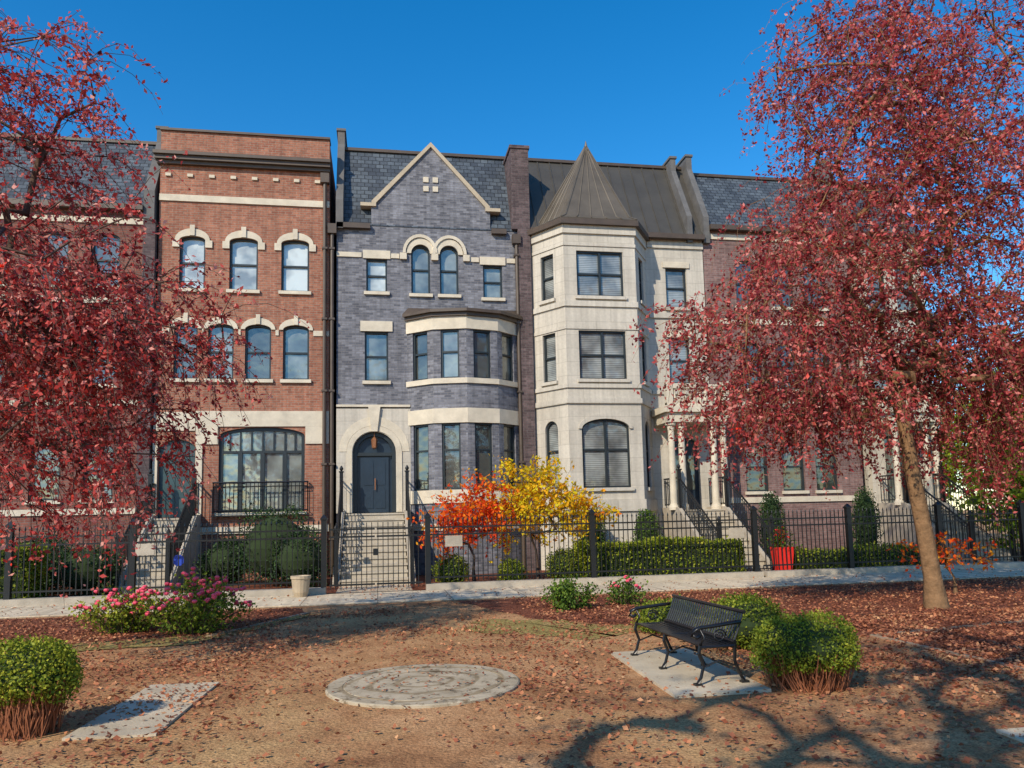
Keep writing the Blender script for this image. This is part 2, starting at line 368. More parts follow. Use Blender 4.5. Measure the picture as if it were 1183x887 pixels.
for a in (-4.4,-3.1): window(h1,front(0,-.2),a,a+.8,.5,1.2,0,M_gdark,rail=0,sill=None)
downspout(h1,-1.55,.1,12.0)
# ================================================================== HOUSE 0 : far dark red
h0=empty("townhouse",(-9.3,0,0),"dark red brick townhouse with slate mansard roof","house",ROW)
x0,x1=-13.5,-6.75; ops=[(a,a+.8,z,z+1.6,.2) for z in (2.4,5.7,8.6) for a in (-12.6,-11.2,-9.6,-8.2)]
m=MB(); wall(m,F,x0,x1,0,11.0,ops); body(m,x0,x1,11); m.done("wall",M_red2,h0)
for o in ops: window(h0,F,*o[:4],.2,M_gdark)
mansard(h0,M_slate,x0,x1,11.0,13.7)
s=MB(auto=True)
for z in (2.1,5.2,8.2,10.6): s.box(x0,x1,-.05,.03,z-.12,z+.05)
s.done("stone_trim",M_stone,h0)
firewall(h0,M_dark,x1,-6.45,zt=14.0)
m=MB(); m.box(x1+.01,-6.40,-.18,.1,0.02,10.59); m.done("pier",M_pur,h0)
# ================================================================== HOUSE 2 : gray brick
h2=empty("townhouse",(1.7,0,0),"gray brick townhouse with stone-edged gable, bow bay and arched door","house",ROW)
x0,x1=-1.2,4.45; GX=1.72
bx,by,br=2.66,1.27,2.15
angs=[-54,-27,0,27,54]; bp=[(bx+br*math.sin(R(a)),by-br*math.cos(R(a))) for a in angs]
ops=[(-.31,.33,8.65,9.7),(1.07,1.66,8.62,10.2,.29),(1.96,2.55,8.62,10.2,.29),(3.33,3.95,8.55,9.62),(-.36,.35,5.86,7.4),(-.72,.56,1.87,4.3,.62),(1.0,4.32,0,7.8)]
m=MB(); wall(m,F,x0,x1,0,10.75,ops,depth=.2)
GP=lambda y:[(-.15,y,10.751),(3.59,y,10.751),(3.59,y,11.52),(3.46,y,11.52),(GX,y,13.42),(-.02,y,11.52),(-.15,y,11.52)]
m.prism(GP(0),GP(.5))
body(m,x0,x1,10.75)
for i in range(4):
    T,L=frame_T(bp[i],bp[i+1]); wall(m,T,0,L,0,7.75,[(L/2-.28,L/2+.28,5.83,7.32),(L/2-.28,L/2+.28,2.49,4.47)],depth=.15)
m.done("wall",M_gray,h2)
for i in range(4):
    T,L=frame_T(bp[i],bp[i+1])
    window(h2,T,L/2-.28,L/2+.28,5.83,7.32,0,M_gmix if i%2 else M_gdark,rail=.55,sill=None,depth=.12); window(h2,T,L/2-.28,L/2+.28,2.49,4.47,0,M_gdark,rail=.6,sill=None,depth=.12)
s=MB()
for z0,z1,o in ((7.33,7.72,.05),(5.67,5.83,.06),(4.48,4.92,.05),(2.1,2.49,.05),(1.3,1.5,.05)): trimring(s,bp,z0,z1,o)
s.done("bay_stone_band",M_stone,h2)
s=MB(); o1=trimring(s,bp,7.725,7.83,.12,cut=False); o2=trimring(s,bp,7.831,7.92,.22,cut=False)
P=[(p.x,p.y,7.921) for p in o2]; Q=[(bx+(p.x-bx)*.9,-.02,8.16) for p in o2]
for k in range(4): s.quad(P[k],P[k+1],Q[k+1],Q[k])
s.done("bay_roof",M_bronze,h2)
window(h2,F,-.31,.33,8.65,9.7,0,M_gpale,lintel=(.1,.26)); window(h2,F,3.33,3.95,8.55,9.62,0,M_gmix,lintel=(.1,.26))
for a,b in ((1.07,1.66),(1.96,2.55)):
    w=window(h2,F,a,b,8.62,10.2,.29,M_gmix); s=MB(); archring(s,F,a,b,9.91,10.2,.145,-.06,.05,wtop=.2)
    s.done("stone_arch",M_stone,w)
s=MB(); archring(s,F,.9,1.80,9.91,10.415,.09,-.10,-.0,wtop=.1); archring(s,F,1.82,2.72,9.91,10.415,.09,-.101,-.0,wtop=.1); s.box(.72,.93,-.10,.03,9.7,9.9); s.box(2.70,2.9,-.10,.03,9.7,9.9); s.box(1.7,1.91,-.10,.0,9.7,9.93); s.done("stone_hood",M_stone,h2)
window(h2,F,-.36,.35,5.86,7.4,0,M_gmix,lintel=(.13,.32))
s=MB(auto=True)
s.box(x0,-.45,-.04,.03,9.73,9.88); s.box(.45,.7,-.04,.03,9.73,9.88); s.box(2.92,3.2,-.04,.03,9.70,9.85); s.box(4.1,x1,-.04,.03,9.70,9.85)
s.done("stone_trim",M_stone,h2)
s=MB(auto=True)
for k in range(2):
    for j in range(2): s.box(1.47+k*.3,1.64+k*.3,-.04,.03,11.95+j*.3,12.12+j*.3)
s.done("stone_block",M_stone,h2)
s=MB()
for sg in (-1,1):
    e=1.86*sg
    P=lambda y:[(GX+e,y,11.48),(GX+e-.0*sg,y,11.54),(GX,y,13.57),(GX,y,13.42),(GX+e-.13*sg,y,11.48)]
    s.prism(P(-.07),P(.54))
s.box(GX-2.2,GX-1.72,-.08,.3,11.37,11.479); s.box(GX+1.72,GX+2.2,-.08,.3,11.37,11.479)
s.done("gable_coping",M_tan,h2)
s=MB(); wall(s,F,x0,1.0,1.87,5.0,[(-.72,.56,1.87,4.3,.62)],depth=.1,d0=-.07); s.box(x0,1.0,-.07,0,5.0,5.001)
s.quad((x0,-.07,1.87),(x0,0,1.87),(x0,0,5),(x0,-.07,5)); s.done("ground_floor_stone",M_lime,h2)
s=MB(); archring(s,F,-.74,.58,3.68,4.32,.16,-.10,-.04,legs=1.8); archring(s,F,-.905,.745,3.70,4.49,.22,-.085,-.05,wtop=.26)
s.prism([(-.17,-.16,4.3),(.01,-.16,4.3),(.1,-.16,5.05),(-.26,-.16,5.05)],[(-.17,-.05,4.3),(.01,-.05,4.3),(.1,-.05,5.05),(-.26,-.05,5.05)]); s.done("door_surround",M_stone,h2)
s=MB(); s.box(x0,1.0,-.11,0,5.052,5.12); s.done("stone_band",M_stone,h2)
d=MB(); 
dp=[(-.72,1.87),(.56,1.87)]+[(-.08+.64*math.cos(math.pi*k/NA),3.68+.62*math.sin(math.pi*k/NA)) for k in range(NA+1)]
d.poly([(x,.19,z) for x,z in dp]); d.box(-.5,.34,.13,.188,1.87,3.55); do=d.done("door",M_doorblue,h2)
f=MB(); archring(f,F,-.6,.44,3.68,4.18,.12,.06,.185,legs=1.8); f.box(-.6,.44,.08,.185,3.58,3.68); f.done("door_frame",M_frame,do)
for q in ((-.4,-.12,2.7,3.4),(-.04,.24,2.7,3.4),(-.4,-.12,2.0,2.55),(-.04,.24,2.0,2.55)): f=MB(); f.box(q[0],q[1],.115,.129,q[2],q[3]); f.done("door_panel",M_doorblue,do)
f=MB(); f.tube([(-.06,.06,2.55),(-.06,.06,2.9)],.018,6); f.done("handle",M_copper,do)
f=MB(); f.tube([(-.08,.0,4.28),(-.08,.0,4.12)],.01,5); f.lathe((-.08,0,3.78),[(.02,0),(.075,.04),(.095,.28),(.03,.36)],6); f.done("lantern",M_copper,h2)
mansard(h2,M_slate,x0,x1,10.76,13.75,y0=-.02,y1=1.2,gut=[(x0,-.18),(3.62,4.09)])
firewall(h2,M_dark,-1.22,-1.0,zt=14.3)
m=MB(); m.box(4.28,4.86,-.14,2.0,10.8,13.5); m.box(4.46,4.86,-.145,.3,0,10.81); m.box(4.24,4.9,-.18,2.05,13.5,13.6); m.done("pier",M_pur,h2)
stoop(h2,-.92,.76,1.85,11)
downspout(h2,-1.33,.1,10.4); downspout(h2,4.4,.1,10.3,-.14)
# ================================================================== HOUSE 3 : limestone turret
h3=empty("townhouse",(7.6,0,0),"pale limestone townhouse with octagonal turret and conical metal roof","house",ROW)
x0,x1=4.87,10.76; ZT=10.6
tp=[(4.88,0.02),(5.68,-1.15),(7.98,-1.15),(8.75,.02)]
ops=[(4.9,8.73,0,10.5),(9.42,10.15,5.86,7.39),(9.42,10.15,8.4,9.74),(9.3,10.3,1.75,4.1,.3)]
m=MB(); wall(m,F,x0,x1,0,10.8,ops,depth=.2); body(m,x0,x1,10.8)
fac=[]
for i in range(3):
    T,L=frame_T(tp[i],tp[i+1]); c=L/2
    hw=.75 if i==1 else .27
    o=[(c-hw,c+hw,8.36,9.8),(c-hw,c+hw,5.77,7.28),(c-hw,c+hw,2.46,4.55,.3)]
    fac.append((T,o,i)); wall(m,T,0,L,0,ZT,o,depth=.16)
m.done("wall",M_lime,h3)
for T,o,i in fac:
    for k,q in enumerate(o):
        w=window(h3,T,*q[:4],q[4] if k==2 else 0,M_gblind if i!=2 else M_gdark,mull=(.5,) if i==1 else (),rail=(.5,.5,.55)[k],sill=M_lime,depth=.13)
        if k==2 and i==1:
            s=MB(); archring(s,T,q[0],q[1],4.25,4.55,.1,-.05,.03,wtop=.16); s.done("stone_arch",M_lime,w)
s=MB()
for z0,z1,o in ((10.34,ZT,.06),(9.95,10.05,.03),(8.03,8.2,.05),(7.32,7.42,.03),(5.5,5.62,.05),(5.02,5.18,.06),(1.75,2.1,.06)): trimring(s,tp,z0,z1,o)
s.cut(); s.box(8.8,x1,-.06,.03,8.03,8.2);s.cut(); s.box(8.8,x1,-.06,.03,10.4,10.6);s.cut(); s.box(8.8,x1,-.06,.03,5.5,5.62)
s.done("stone_band",M_lime,h3)
window(h3,F,9.42,10.15,5.86,7.39,0,M_gblind,sill=M_lime,lintel=(.1,.2)); window(h3,F,9.42,10.15,8.4,9.74,0,M_gblind,sill=M_lime,lintel=(.1,.2))
mansard(h3,M_metal,x0,x1,10.82,13.9,y1=1.5,ribs=.42)
cx,cy=6.83,-.05; base=[Vector((x,y)) for x,y in [(4.95,.05),(5.68,-1.2),(7.98,-1.2),(8.7,.05),(7.98,1.1),(5.68,1.1)]]
c=MB(); rings=[(1.04,ZT+.16),(1.06,ZT+.22),(.90,ZT+.36),(.02,13.72)]
vs=[];n=len(base)
for sc,z in rings: vs+=[(cx+(b.x-cx)*sc,cy+(b.y-cy)*sc,z) for b in base]
c.add(vs,[(r*n+j,r*n+(j+1)%n,(r+1)*n+(j+1)%n,(r+1)*n+j) for r in range(len(rings)-1) for j in range(n)]+[tuple(range(n-1,-1,-1))])
co=c.done("turret_roof",M_cone,h3)
g=MB()
for j in range(n):
    a,b=base[j],base[(j+1)%n]; 
    for q in (0,.2,.4,.6,.8):
        p=a.lerp(b,q); g.tube([(cx+(p.x-cx)*s,cy+(p.y-cy)*s,z+.01) for s,z in rings[1:]],.028 if q==0 else .02,4)
g.done("roof_seam",M_cone,co)
g=MB(); g.lathe((cx,cy,13.52),[(.1,0),(.12,.08),(.04,.16),(.06,.22),(.01,.42)],8); g.done("finial",M_cone,co)
g=MB(); trimring(g,tp,ZT+.001,ZT+.17,.18,.1,cut=False); g.done("gutter",M_bronze,co)
firewall(h3,M_dark,10.2,10.38,zt=14.05); firewall(h3,M_dark,10.78,10.98,zt=14.15)
def portico(h,a,b,zd=1.75,zt=4.45,yp=-1.2):
    s=MB(); s.box(a,b,yp,-.0,zt,zt+.3); s.box(a-.1,b+.1,yp-.1,-.0,zt+.301,zt+.5)
    o=s.done("portico",M_stone,h); s=MB()
    s.box(a,b,yp,yp+.15,zt+.502,zt+.6); s.box(a,b,yp,yp+.15,zt+1.05,zt+1.18)
    for x in np.arange(a+.12,b,.17): s.lathe((x,yp+.08,zt+.6),[(.03,0),(.055,.12),(.03,.3),(.045,.45)],8)
    for x in (a,b-.2): s.box(x,x+.2,yp-.02,yp+.19,zt+.501,zt+1.28)
    s.done("balustrade",M_stone,o)
    for x in (a+.17,a+.5,b-.5,b-.17): column(o,x,yp+.2,zd,zt,.11)
    return o
d=MB(); d.box(9.3,10.3,.12,.19,1.75,4.1); do=d.done("door",M_doorblue,h3); d=MB(); d.box(9.45,10.15,.09,.119,2.4,3.5); d.done("door_glass",M_gdark,do)
portico(h3,8.8,10.85)
stoop(h3,9.15,10.45,1.75,10,land=1.3)
# ================================================================== HOUSE 4
h4=empty("townhouse",(13.4,0,0),"mauve brick townhouse with slate mansard roof behind a tree","house",ROW)
x0,x1=10.78,16.1; ops=[(a,b,z,z+1.6,.2) for z in (2.3,5.7,8.5) for a,b in ((11.9,12.7),(13.2,14.0),(14.4,15.2))]
m=MB(); wall(m,F,x0,x1,0,11.2,ops); body(m,x0,x1,11.2); m.done("wall",M_mauve,h4)
for o in ops: window(h4,F,*o[:4],.2,M_gdark)
s=MB(auto=True)
for z in (2.05,5.2,8.0,10.9): s.box(x0,x1,-.05,.03,z-.12,z+.06)
s.done("stone_trim",M_stone,h4)
mansard(h4,M_slate,10.99,x1,11.2,13.7); firewall(h4,M_dark,16.1,16.4,zt=14.3)
# ================================================================== HOUSE 5
h5=empty("townhouse",(17.8,0,0),"limestone townhouse with columned porch beside green trees","house",ROW)
x0,x1=16.45,19.0; ops=[(a,a+.7,z,z+1.6) for z in (5.7,8.5) for a in (16.8,17.9)]+[(17,18,1.75,4.1)]
m=MB(); wall(m,F,x0,x1,0,11.2,ops); body(m,x0,x1,11.2); m.done("wall",M_lime,h5)
for o in ops: window(h5,F,*o[:4],0,M_gmix)
mansard(h5,M_slate,x0,x1,11.2,13.7)
portico(h5,16.5,18.3); stoop(h5,16.8,17.9,1.75,10,land=1.3)

# ================================================================== FENCE
def fence(x0,x1,posts,label):
    f=empty("iron_fence",((x0+x1)/2,-5.4,0),label,"fence","iron fences along the sidewalk")
    c=MB(); c.box(x0,x1,-5.58,-5.22,0,.16); c.done("stone_curb",M_stonegray,f)
    p=MB(); yb=-5.4
    for z in (.3,1.28,1.45): p.box(x0,x1,yb-.018,yb+.018,z-.018,z+.018)
    x=x0+.07
    while x<x1:
        p.box(x-.009,x+.009,yb-.009,yb+.009,.2,1.58); p.lathe((x,yb,1.58),[(.009,0),(.022,.03),(.003,.1)],4); x+=.115
    p.done("pickets",M_iron,f)
    for x in posts:
        q=MB(); q.box(x-.06,x+.06,yb-.06,yb+.06,.16,1.68); q.box(x-.08,x+.08,yb-.08,yb+.08,1.68,1.72); q.prism([(x-.07,yb-.07,1.72),(x+.07,yb-.07,1.72),(x+.07,yb+.07,1.72),(x-.07,yb+.07,1.72)],[(x-.01,yb-.01,1.8),(x+.01,yb-.01,1.8),(x+.01,yb+.01,1.8),(x-.01,yb+.01,1.8)])
        q.done("post",M_iron,f)
    return f
fence(-13,-1.15,[-12.5,-10.2,-7.7,-5.25,-1.2],"black iron picket fence on stone curb before red brick house")
fence(1.1,9.4,[1.15,5.1,9.3],"black iron picket fence on stone curb before gray brick house")
fence(9.5,24,[11.9,14.5,17.0,20],"black iron picket fence on stone curb before limestone house")
g=empty("iron_gate",(-.05,-5.4,0),"black iron picket gate at the foot of the stoop walk","gate")
for a,b in ((-1.08,-.06),(-.02,1.03)):
    p=MB()
    for z in (.2,1.28,1.45): p.box(a,b,-5.42,-5.38,z-.02,z+.02)
    x=a+.03
    while x<b: p.box(x-.009,x+.009,-5.409,-5.391,.1,1.6); x+=.115
    p.done("gate_leaf",M_iron,g)
p=MB(); p.box(-.1,.02,-5.46,-5.36,.85,1.0); p.done("latch",M_iron,g)
for x in (-5.0,1.75,8.8):
    e=empty("number_plate",(x,-5.45,1.1),"small pale plate fixed to iron fence","sign","number plates on the fence")
    p=MB(); p.box(x-.2,x+.2,-5.46,-5.43,1.0,1.25); p.done("plate",M_stonegray,e)

# ================================================================== TREES
def leaves_mesh(P,size,name,mat,parent,label=None,flat=0.,aspect=.55,kind=None,sizevar=.4):
    n=len(P); s=size*(1+sizevar*(RNG.random(n)-.5)*2)[:,None]
    a=RNG.normal(size=(n,3)); a/=np.linalg.norm(a,axis=1)[:,None]
    b=RNG.normal(size=(n,3)); 
    if flat: 
        a[:,2]*=(1-flat); b[:,2]*=(1-flat)
        a/=np.linalg.norm(a,axis=1)[:,None]
    b-=a*(a*b).sum(1)[:,None]; b/=np.linalg.norm(b,axis=1)[:,None]
    nn=np.cross(a,b)
    tip=P+a*s; mid=P+a*s*.5; w=b*s*aspect*.5; fold=nn*s*.12
    V=np.stack([P,mid+w+fold,tip,mid-w+fold],1).reshape(-1,3)
    me=bpy.data.meshes.new(name); me.vertices.add(4*n); me.vertices.foreach_set("co",V.ravel().astype(np.float32))
    me.loops.add(4*n); me.loops.foreach_set("vertex_index",np.arange(4*n,dtype=np.int32))
    me.polygons.add(n); me.polygons.foreach_set("loop_start",np.arange(0,4*n,4,dtype=np.int32)); me.polygons.foreach_set("loop_total",np.full(n,4,dtype=np.int32))
    me.update(calc_edges=True); me.materials.append(mat)
    o=bpy.data.objects.new(name,me); COL.objects.link(o)
    if parent: o.parent=parent; o.matrix_parent_inverse=Matrix.Translation(parent.location).inverted()
    if kind:o["kind"]=kind
    if label:o["label"]=label
    return o
def tree(name,base,spine,targets,mat,bark,leaf=.07,twigs=3,tl=.7,per=12,droop=.6,r0=.17,rtw=.005,label="",category="tree",group=None,jit=.03,kexp=.55,limb=.8,lowdroop=0):
    e=empty(name,base,label,category,group)
    nodes=[Vector(p) for p in spine]; par=[-1]+list(range(len(spine)-1)); sp_n=len(nodes)
    order=sorted(targets,key=lambda t:(Vector(t)-nodes[-1]).length)
    arr=np.array([tuple(p) for p in nodes]); ends=[]
    for t in order:
        t=Vector(t); d=np.linalg.norm(arr-np.array(t),axis=1)+0.15*np.maximum(0,arr[:,2]-t.z)*(0 if lowdroop else 1)
        if sp_n>2: d[:sp_n-2]+=3
        i=int(np.argmin(d)); p=nodes[i]; L=(t-p).length
        k=max(1,int(L/.35)); prev=i; 
        bend=Vector((random.uniform(-1,1),random.uniform(-1,1),random.uniform(.6,1.6)+lowdroop))*L*.13
        for q in range(1,k+1):
            f=q/k; pos=p.lerp(t,f)+bend*math.sin(math.pi*f)+Vector((random.gauss(0,jit),random.gauss(0,jit),random.gauss(0,jit)))
            nodes.append(pos); par.append(prev); prev=len(nodes)-1
        arr=np.array([tuple(p) for p in nodes]); ends.append(prev)
    cnt=[0]*len(nodes)
    for i in ends: cnt[i]+=1
    for i in range(len(nodes)-1,0,-1):
        cnt[par[i]]+=cnt[i]
    tot=cnt[0]; rad=[max(rtw*1.5,limb*r0*(max(c,1)/tot)**kexp) for c in cnt]
    for i in range(sp_n): rad[i]=r0*(1-.35*i/max(1,sp_n-1))*(1.35 if i==0 else 1)
    kids={}
    for i,p in enumerate(par):
        if p>=0: kids.setdefault(p,[]).append(i)
    mb=MB(); stack=[(0,None)]
    while stack:
        i,pr=stack.pop(); ch=[i] if pr is None else [pr,i]
        while kids.get(ch[-1]):
            ks=sorted(kids[ch[-1]],key=lambda c:-cnt[c]); 
            for c in ks[1:]: stack.append((c,ch[-1]))
            ch.append(ks[0])
        rr=[rad[c] for c in ch]
        if pr is not None and len(rr)>1: rr[0]=min(rr[0],rr[1]*1.25)
        mb.tube([nodes[c] for c in ch],rr,8 if rr[0]>.05 else (5 if rr[0]>.02 else 3),False)
    LP=[]
    for i in ends:
        p=nodes[i]; d0=(p-nodes[par[i]]).normalized()
        for _ in range(twigs):
            d=(d0+Vector((random.gauss(0,.7),random.gauss(0,.7),random.gauss(0,.4)))).normalized(); q=p.copy(); pts=[q.copy()]; st=tl*random.uniform(.6,1.3)/4
            for s in range(4):
                d=(d+Vector((random.gauss(0,.15),random.gauss(0,.15),-droop*.4))).normalized(); q=q+d*st; pts.append(q.copy())
            mb.tube(pts,[rtw,rtw,rtw*.8,rtw*.6,rtw*.4],3,False)
            A=np.array([tuple(x) for x in pts]); f=RNG.random(per)*4; i0=np.minimum(f.astype(int),3); fr=(f-i0)[:,None]
            LP.append(A[i0]*(1-fr)+A[i0+1]*fr+RNG.normal(scale=leaf*.35,size=(per,3)))
    mb.done("trunk",bark,e,smooth=True,uv=False)
    leaves_mesh(np.concatenate(LP),leaf,"crown",mat,e)
    return e
def blob_targets(blobs,n,seed):
    rg=np.random.default_rng(seed); vol=np.array([b[3]*b[4]*b[5]*(b[6] if len(b)>6 else 1) for b in blobs]); cn=rg.multinomial(n,vol/vol.sum()); out=[]
    for b,k in zip(blobs,cn):
        v=rg.normal(size=(k,3)); v/=np.linalg.norm(v,axis=1)[:,None]; r=rg.random(k)**(1/2.2)
        out+= [tuple(x) for x in (v*r[:,None]*np.array(b[3:6])+np.array(b[:3]))]
    return out
rt=blob_targets([(5.9,-12,4.7,1.5,1.5,.9,1.6),(6.3,-12,3.6,1.3,1.3,.6,1.6),(7.5,-12,6.0,1.9,1.9,1.4,1.3),(8.6,-12,8.6,2.1,2.0,2.2,.8),(10.5,-11.8,7.4,2.5,2.2,2.6,.9),(11.2,-12,4.4,2.6,2.0,1.2,2.0),(9.6,-11.5,10.4,2.4,2,1.5,.8),(8.9,-11.4,4.7,2.4,1.5,1.1,2.0),(7.4,-11.8,3.5,1.8,1.3,.6,2.4),(10.8,-11.8,3.2,2.0,1.5,.6,2.1)],940,3)
tree("cherry_tree",(9.05,-12.0,0),[(9.05,-12,0),(9.02,-12,.5),(8.93,-12,1.3),(8.8,-12,2.2),(8.72,-12,3.0),(8.6,-11.95,3.7)],rt,M_leafred,M_bark,leaf=.072,twigs=5,tl=1.1,per=22,droop=1.3,r0=.15,label="ornamental weeping tree with crimson leaves and golden tan trunk",lowdroop=1.2,kexp=.44,limb=.95)
lt=blob_targets([(-4.4,-14.2,4.6,2.0,1.8,1.4),(-3.9,-14.0,3.0,1.7,1.6,1.2,1.2),(-5.0,-14.2,6.5,1.9,1.8,1.2,.5),(-3.0,-14.0,3.9,1.2,1.2,.9,1.2),(-3.6,-14,6.9,1.4,1.2,.6,.6)],330,5)
tree("cherry_tree",(-6.6,-14.2,0),[(-6.6,-14.2,0),(-6.5,-14.2,1.0),(-6.35,-14.2,2.0),(-6.1,-14.2,3.0)],lt,M_leafpink,M_bark2,leaf=.062,twigs=6,tl=.95,per=21,droop=1.1,r0=.15,label="ornamental tree with russet red leaves beside the path",kexp=.45)
ym=blob_targets([(4.3,-4.2,1.95,1.15,.8,.75),(3.8,-4.2,2.55,.8,.7,.55),(5.0,-4.2,1.7,.75,.6,.6),(3.6,-4.2,1.6,.8,.6,.7)],120,9)
tree("maple_tree",(4.0,-4.2,0),[(4.0,-4.2,0),(3.98,-4.2,.4),(3.95,-4.2,.8)],ym,M_leafyellow,M_bark2,leaf=.11,twigs=4,tl=.55,per=10,droop=.25,r0=.05,label="small maple with bright yellow leaves behind iron fence",group="small maples by the fence")
om=blob_targets([(1.95,-4.4,1.5,.85,.6,.6),(2.65,-4.4,1.8,.8,.6,.7)],84,11)
tree("maple_tree",(2.35,-4.4,0),[(2.35,-4.4,0),(2.33,-4.4,.35),(2.35,-4.4,.7)],om,M_leaforange,M_bark2,leaf=.11,twigs=4,tl=.55,per=9,droop=.35,r0=.045,label="small maple with orange red leaves behind iron fence",group="small maples by the fence")
for k,(x,y,h,r) in enumerate([(18.9,-4.0,4.4,1.5),(20.3,-2.6,5.8,2.2),(22.6,-1,6.8,2.6),(21.8,5,8,3.0),(26.5,1,8.5,3.2),(29,8,10,4),(24.5,11,10,4)]):
    tg=blob_targets([(x,y,h*.52,r,r,h*.46)],170,20+k)
    tree("green_tree",(x,y,0),[(x,y,0),(x,y,h*.08),(x,y,h*.18)],tg,M_leaflime,M_bark2,leaf=.15+.01*k,twigs=3,tl=.7,per=14,droop=.2,r0=.1,label="leafy yellow-green tree beside the end townhouse",group="green trees past the houses")
for k,(x,y,s) in enumerate([(-3.2,-25.4,1.),(-1.2,-25.8,1.05),(1.2,-26.4,1.1),(3.6,-25.0,1.)]):
    tg=blob_targets([(x,y,8.2*s,2.0,2.0,2.6*s),(x+1,y,5.6*s,1.5,1.5,.9)],60,40+k)
    tree("cherry_tree",(x,y,0),[(x,y,0),(x,y,1.8),(x+.1,y,3.6),(x+.1,y,5.2*s)],tg,M_leafred,M_bark,leaf=.10,twigs=3,tl=.9,per=11,droop=.6,r0=.22,label="tall ornamental tree with thinning red leaves beside the plaza",kexp=.32)

# ================================================================== SHRUBS
def shrub(name,c,r,n,mat,leaf=.035,label="",group=None,stem=None,cat="bush",lump=.12,stemmat=M_bark2,box=False,skirt=0):
    x,y,z=c; e=empty(name,(x,y,0),label,cat,group)
    if box:
        P=(RNG.random((n,3))*2-1); ax=RNG.integers(0,3,n); sg=np.where(RNG.random(n)<.5,-1,1); P[np.arange(n),ax]=sg
        P[:,2]=np.where(ax==2,1,P[:,2]); P=P*np.array(r); P[:,2]+=.05*np.sin(P[:,0]*2.1+x)+.03*np.sin(P[:,0]*6+y)
    else:
        v=RNG.normal(size=(n,3)); v/=np.linalg.norm(v,axis=1)[:,None]; P=v*np.array(r)*(0.84+.18*RNG.random(n)[:,None])
        k=1+lump*(np.sin(v[:,0]*5+x*3)+np.sin(v[:,1]*6+y)+np.sin(v[:,2]*5+x)+.6*np.sin(v[:,0]*13+v[:,2]*11))*.35; P=P*k[:,None]
    P=P+RNG.normal(scale=leaf*.7,size=P.shape)+np.array([x,y,z]); P[:,2]=np.maximum(P[:,2],.02)
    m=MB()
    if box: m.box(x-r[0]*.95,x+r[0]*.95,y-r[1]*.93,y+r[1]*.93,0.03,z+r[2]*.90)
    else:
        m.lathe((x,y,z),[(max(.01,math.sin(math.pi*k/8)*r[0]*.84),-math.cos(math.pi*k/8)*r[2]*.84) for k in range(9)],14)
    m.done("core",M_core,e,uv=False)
    leaves_mesh(P,leaf,"foliage",mat,e,aspect=.7)
    if stem:
        s=MB()
        for k in range(stem):
            a=random.uniform(0,6.28); q=random.uniform(.3,1); b=random.uniform(0,6.28); tw=random.uniform(-.3,.3)
            s.tube([(x+math.cos(a)*r[0]*.72*q,y+math.sin(a)*r[1]*.72*q,0),(x+math.cos(a+tw)*r[0]*.85*q,y+math.sin(a+tw)*r[1]*.8*q,z*.4),(x+math.cos(a+tw*.5)*r[0]*.95*q+.05*math.cos(b),y+math.sin(a+tw*.5)*r[1]*.9*q+.05*math.sin(b),z-r[2]*.1)],.0045,3)
        s.done("stems",stemmat,e,uv=False)
    return e
G="clipped boxwood shrubs around the plaza"
shrub("boxwood_shrub",(3.98,-16.65,.39),(.49,.45,.26),11000,M_leafbox,.026,"round clipped boxwood with bare russet stems beside the bench",G,420,stemmat=M_stem,lump=.2)
shrub("boxwood_shrub",(4.42,-14.5,.30),(.50,.45,.30),8500,M_leafbox,.03,"round clipped boxwood behind the iron bench",G,lump=.2)
shrub("boxwood_shrub",(4.0,-13.1,.22),(.45,.4,.22),5500,M_leafbox,.032,"low boxwood behind the iron bench",G,lump=.2)
shrub("boxwood_shrub",(-2.80,-16.5,.47),(.36,.36,.26),9000,M_leafbox,.026,"round green boxwood with brown stems by concrete slab",G,340,stemmat=M_stem,lump=.2)
H="garden hedges behind the fence"
shrub("hedge",(7.1,-4.5,.45),(2.1,.4,.45),14000,M_leafhedge,.06,"long clipped yellow-green hedge behind iron fence",H,box=True,cat="hedge")
shrub("hedge",(-9.2,-4.5,.6),(1.7,.5,.6),12000,M_leafbox,.06,"tall clipped green hedge behind iron fence",H,box=True,cat="hedge")
shrub("hedge",(12.9,-4.4,.28),(2.2,.5,.28),8000,M_leafbox,.06,"low green hedge behind iron fence",H,box=True,cat="hedge")
for x,y,r,z in ((1.75,-4.75,.42,.38),(3.2,-4.8,.32,.3),(4.55,-4.7,.45,.42)):
    shrub("boxwood_shrub",(x,y,z),(r,r,r*.9),2600,M_leafbox,.045,"ball-shaped boxwood behind iron fence","ball boxwoods behind the fence")
for x,y,r,z in ((-2.6,-2.6,.9,1.0),(-1.9,-3.2,.7,.7),(-4.0,-1.6,.6,.6),(-6.9,-3.2,.7,.6),(-8.3,-2.4,.8,.7)):
    shrub("evergreen_shrub",(x,y,z),(r,r*.8,z*.95),4500,M_leafyew,.06,"dark evergreen shrub at the foot of a brick house","dark evergreens by the houses",lump=.35)
for x,y,h in ((6.1,-1.9,1.9),(7.7,-2.0,1.8),(11.3,-2.6,2.2),(13.9,-3.2,2.3)):
    shrub("cypress",(x,y,h*.5),(.36,.36,h*.5),3200,M_leafgreen if h<2 else M_leafyew,.055,"narrow upright evergreen by the townhouse wall","upright evergreens by the houses")
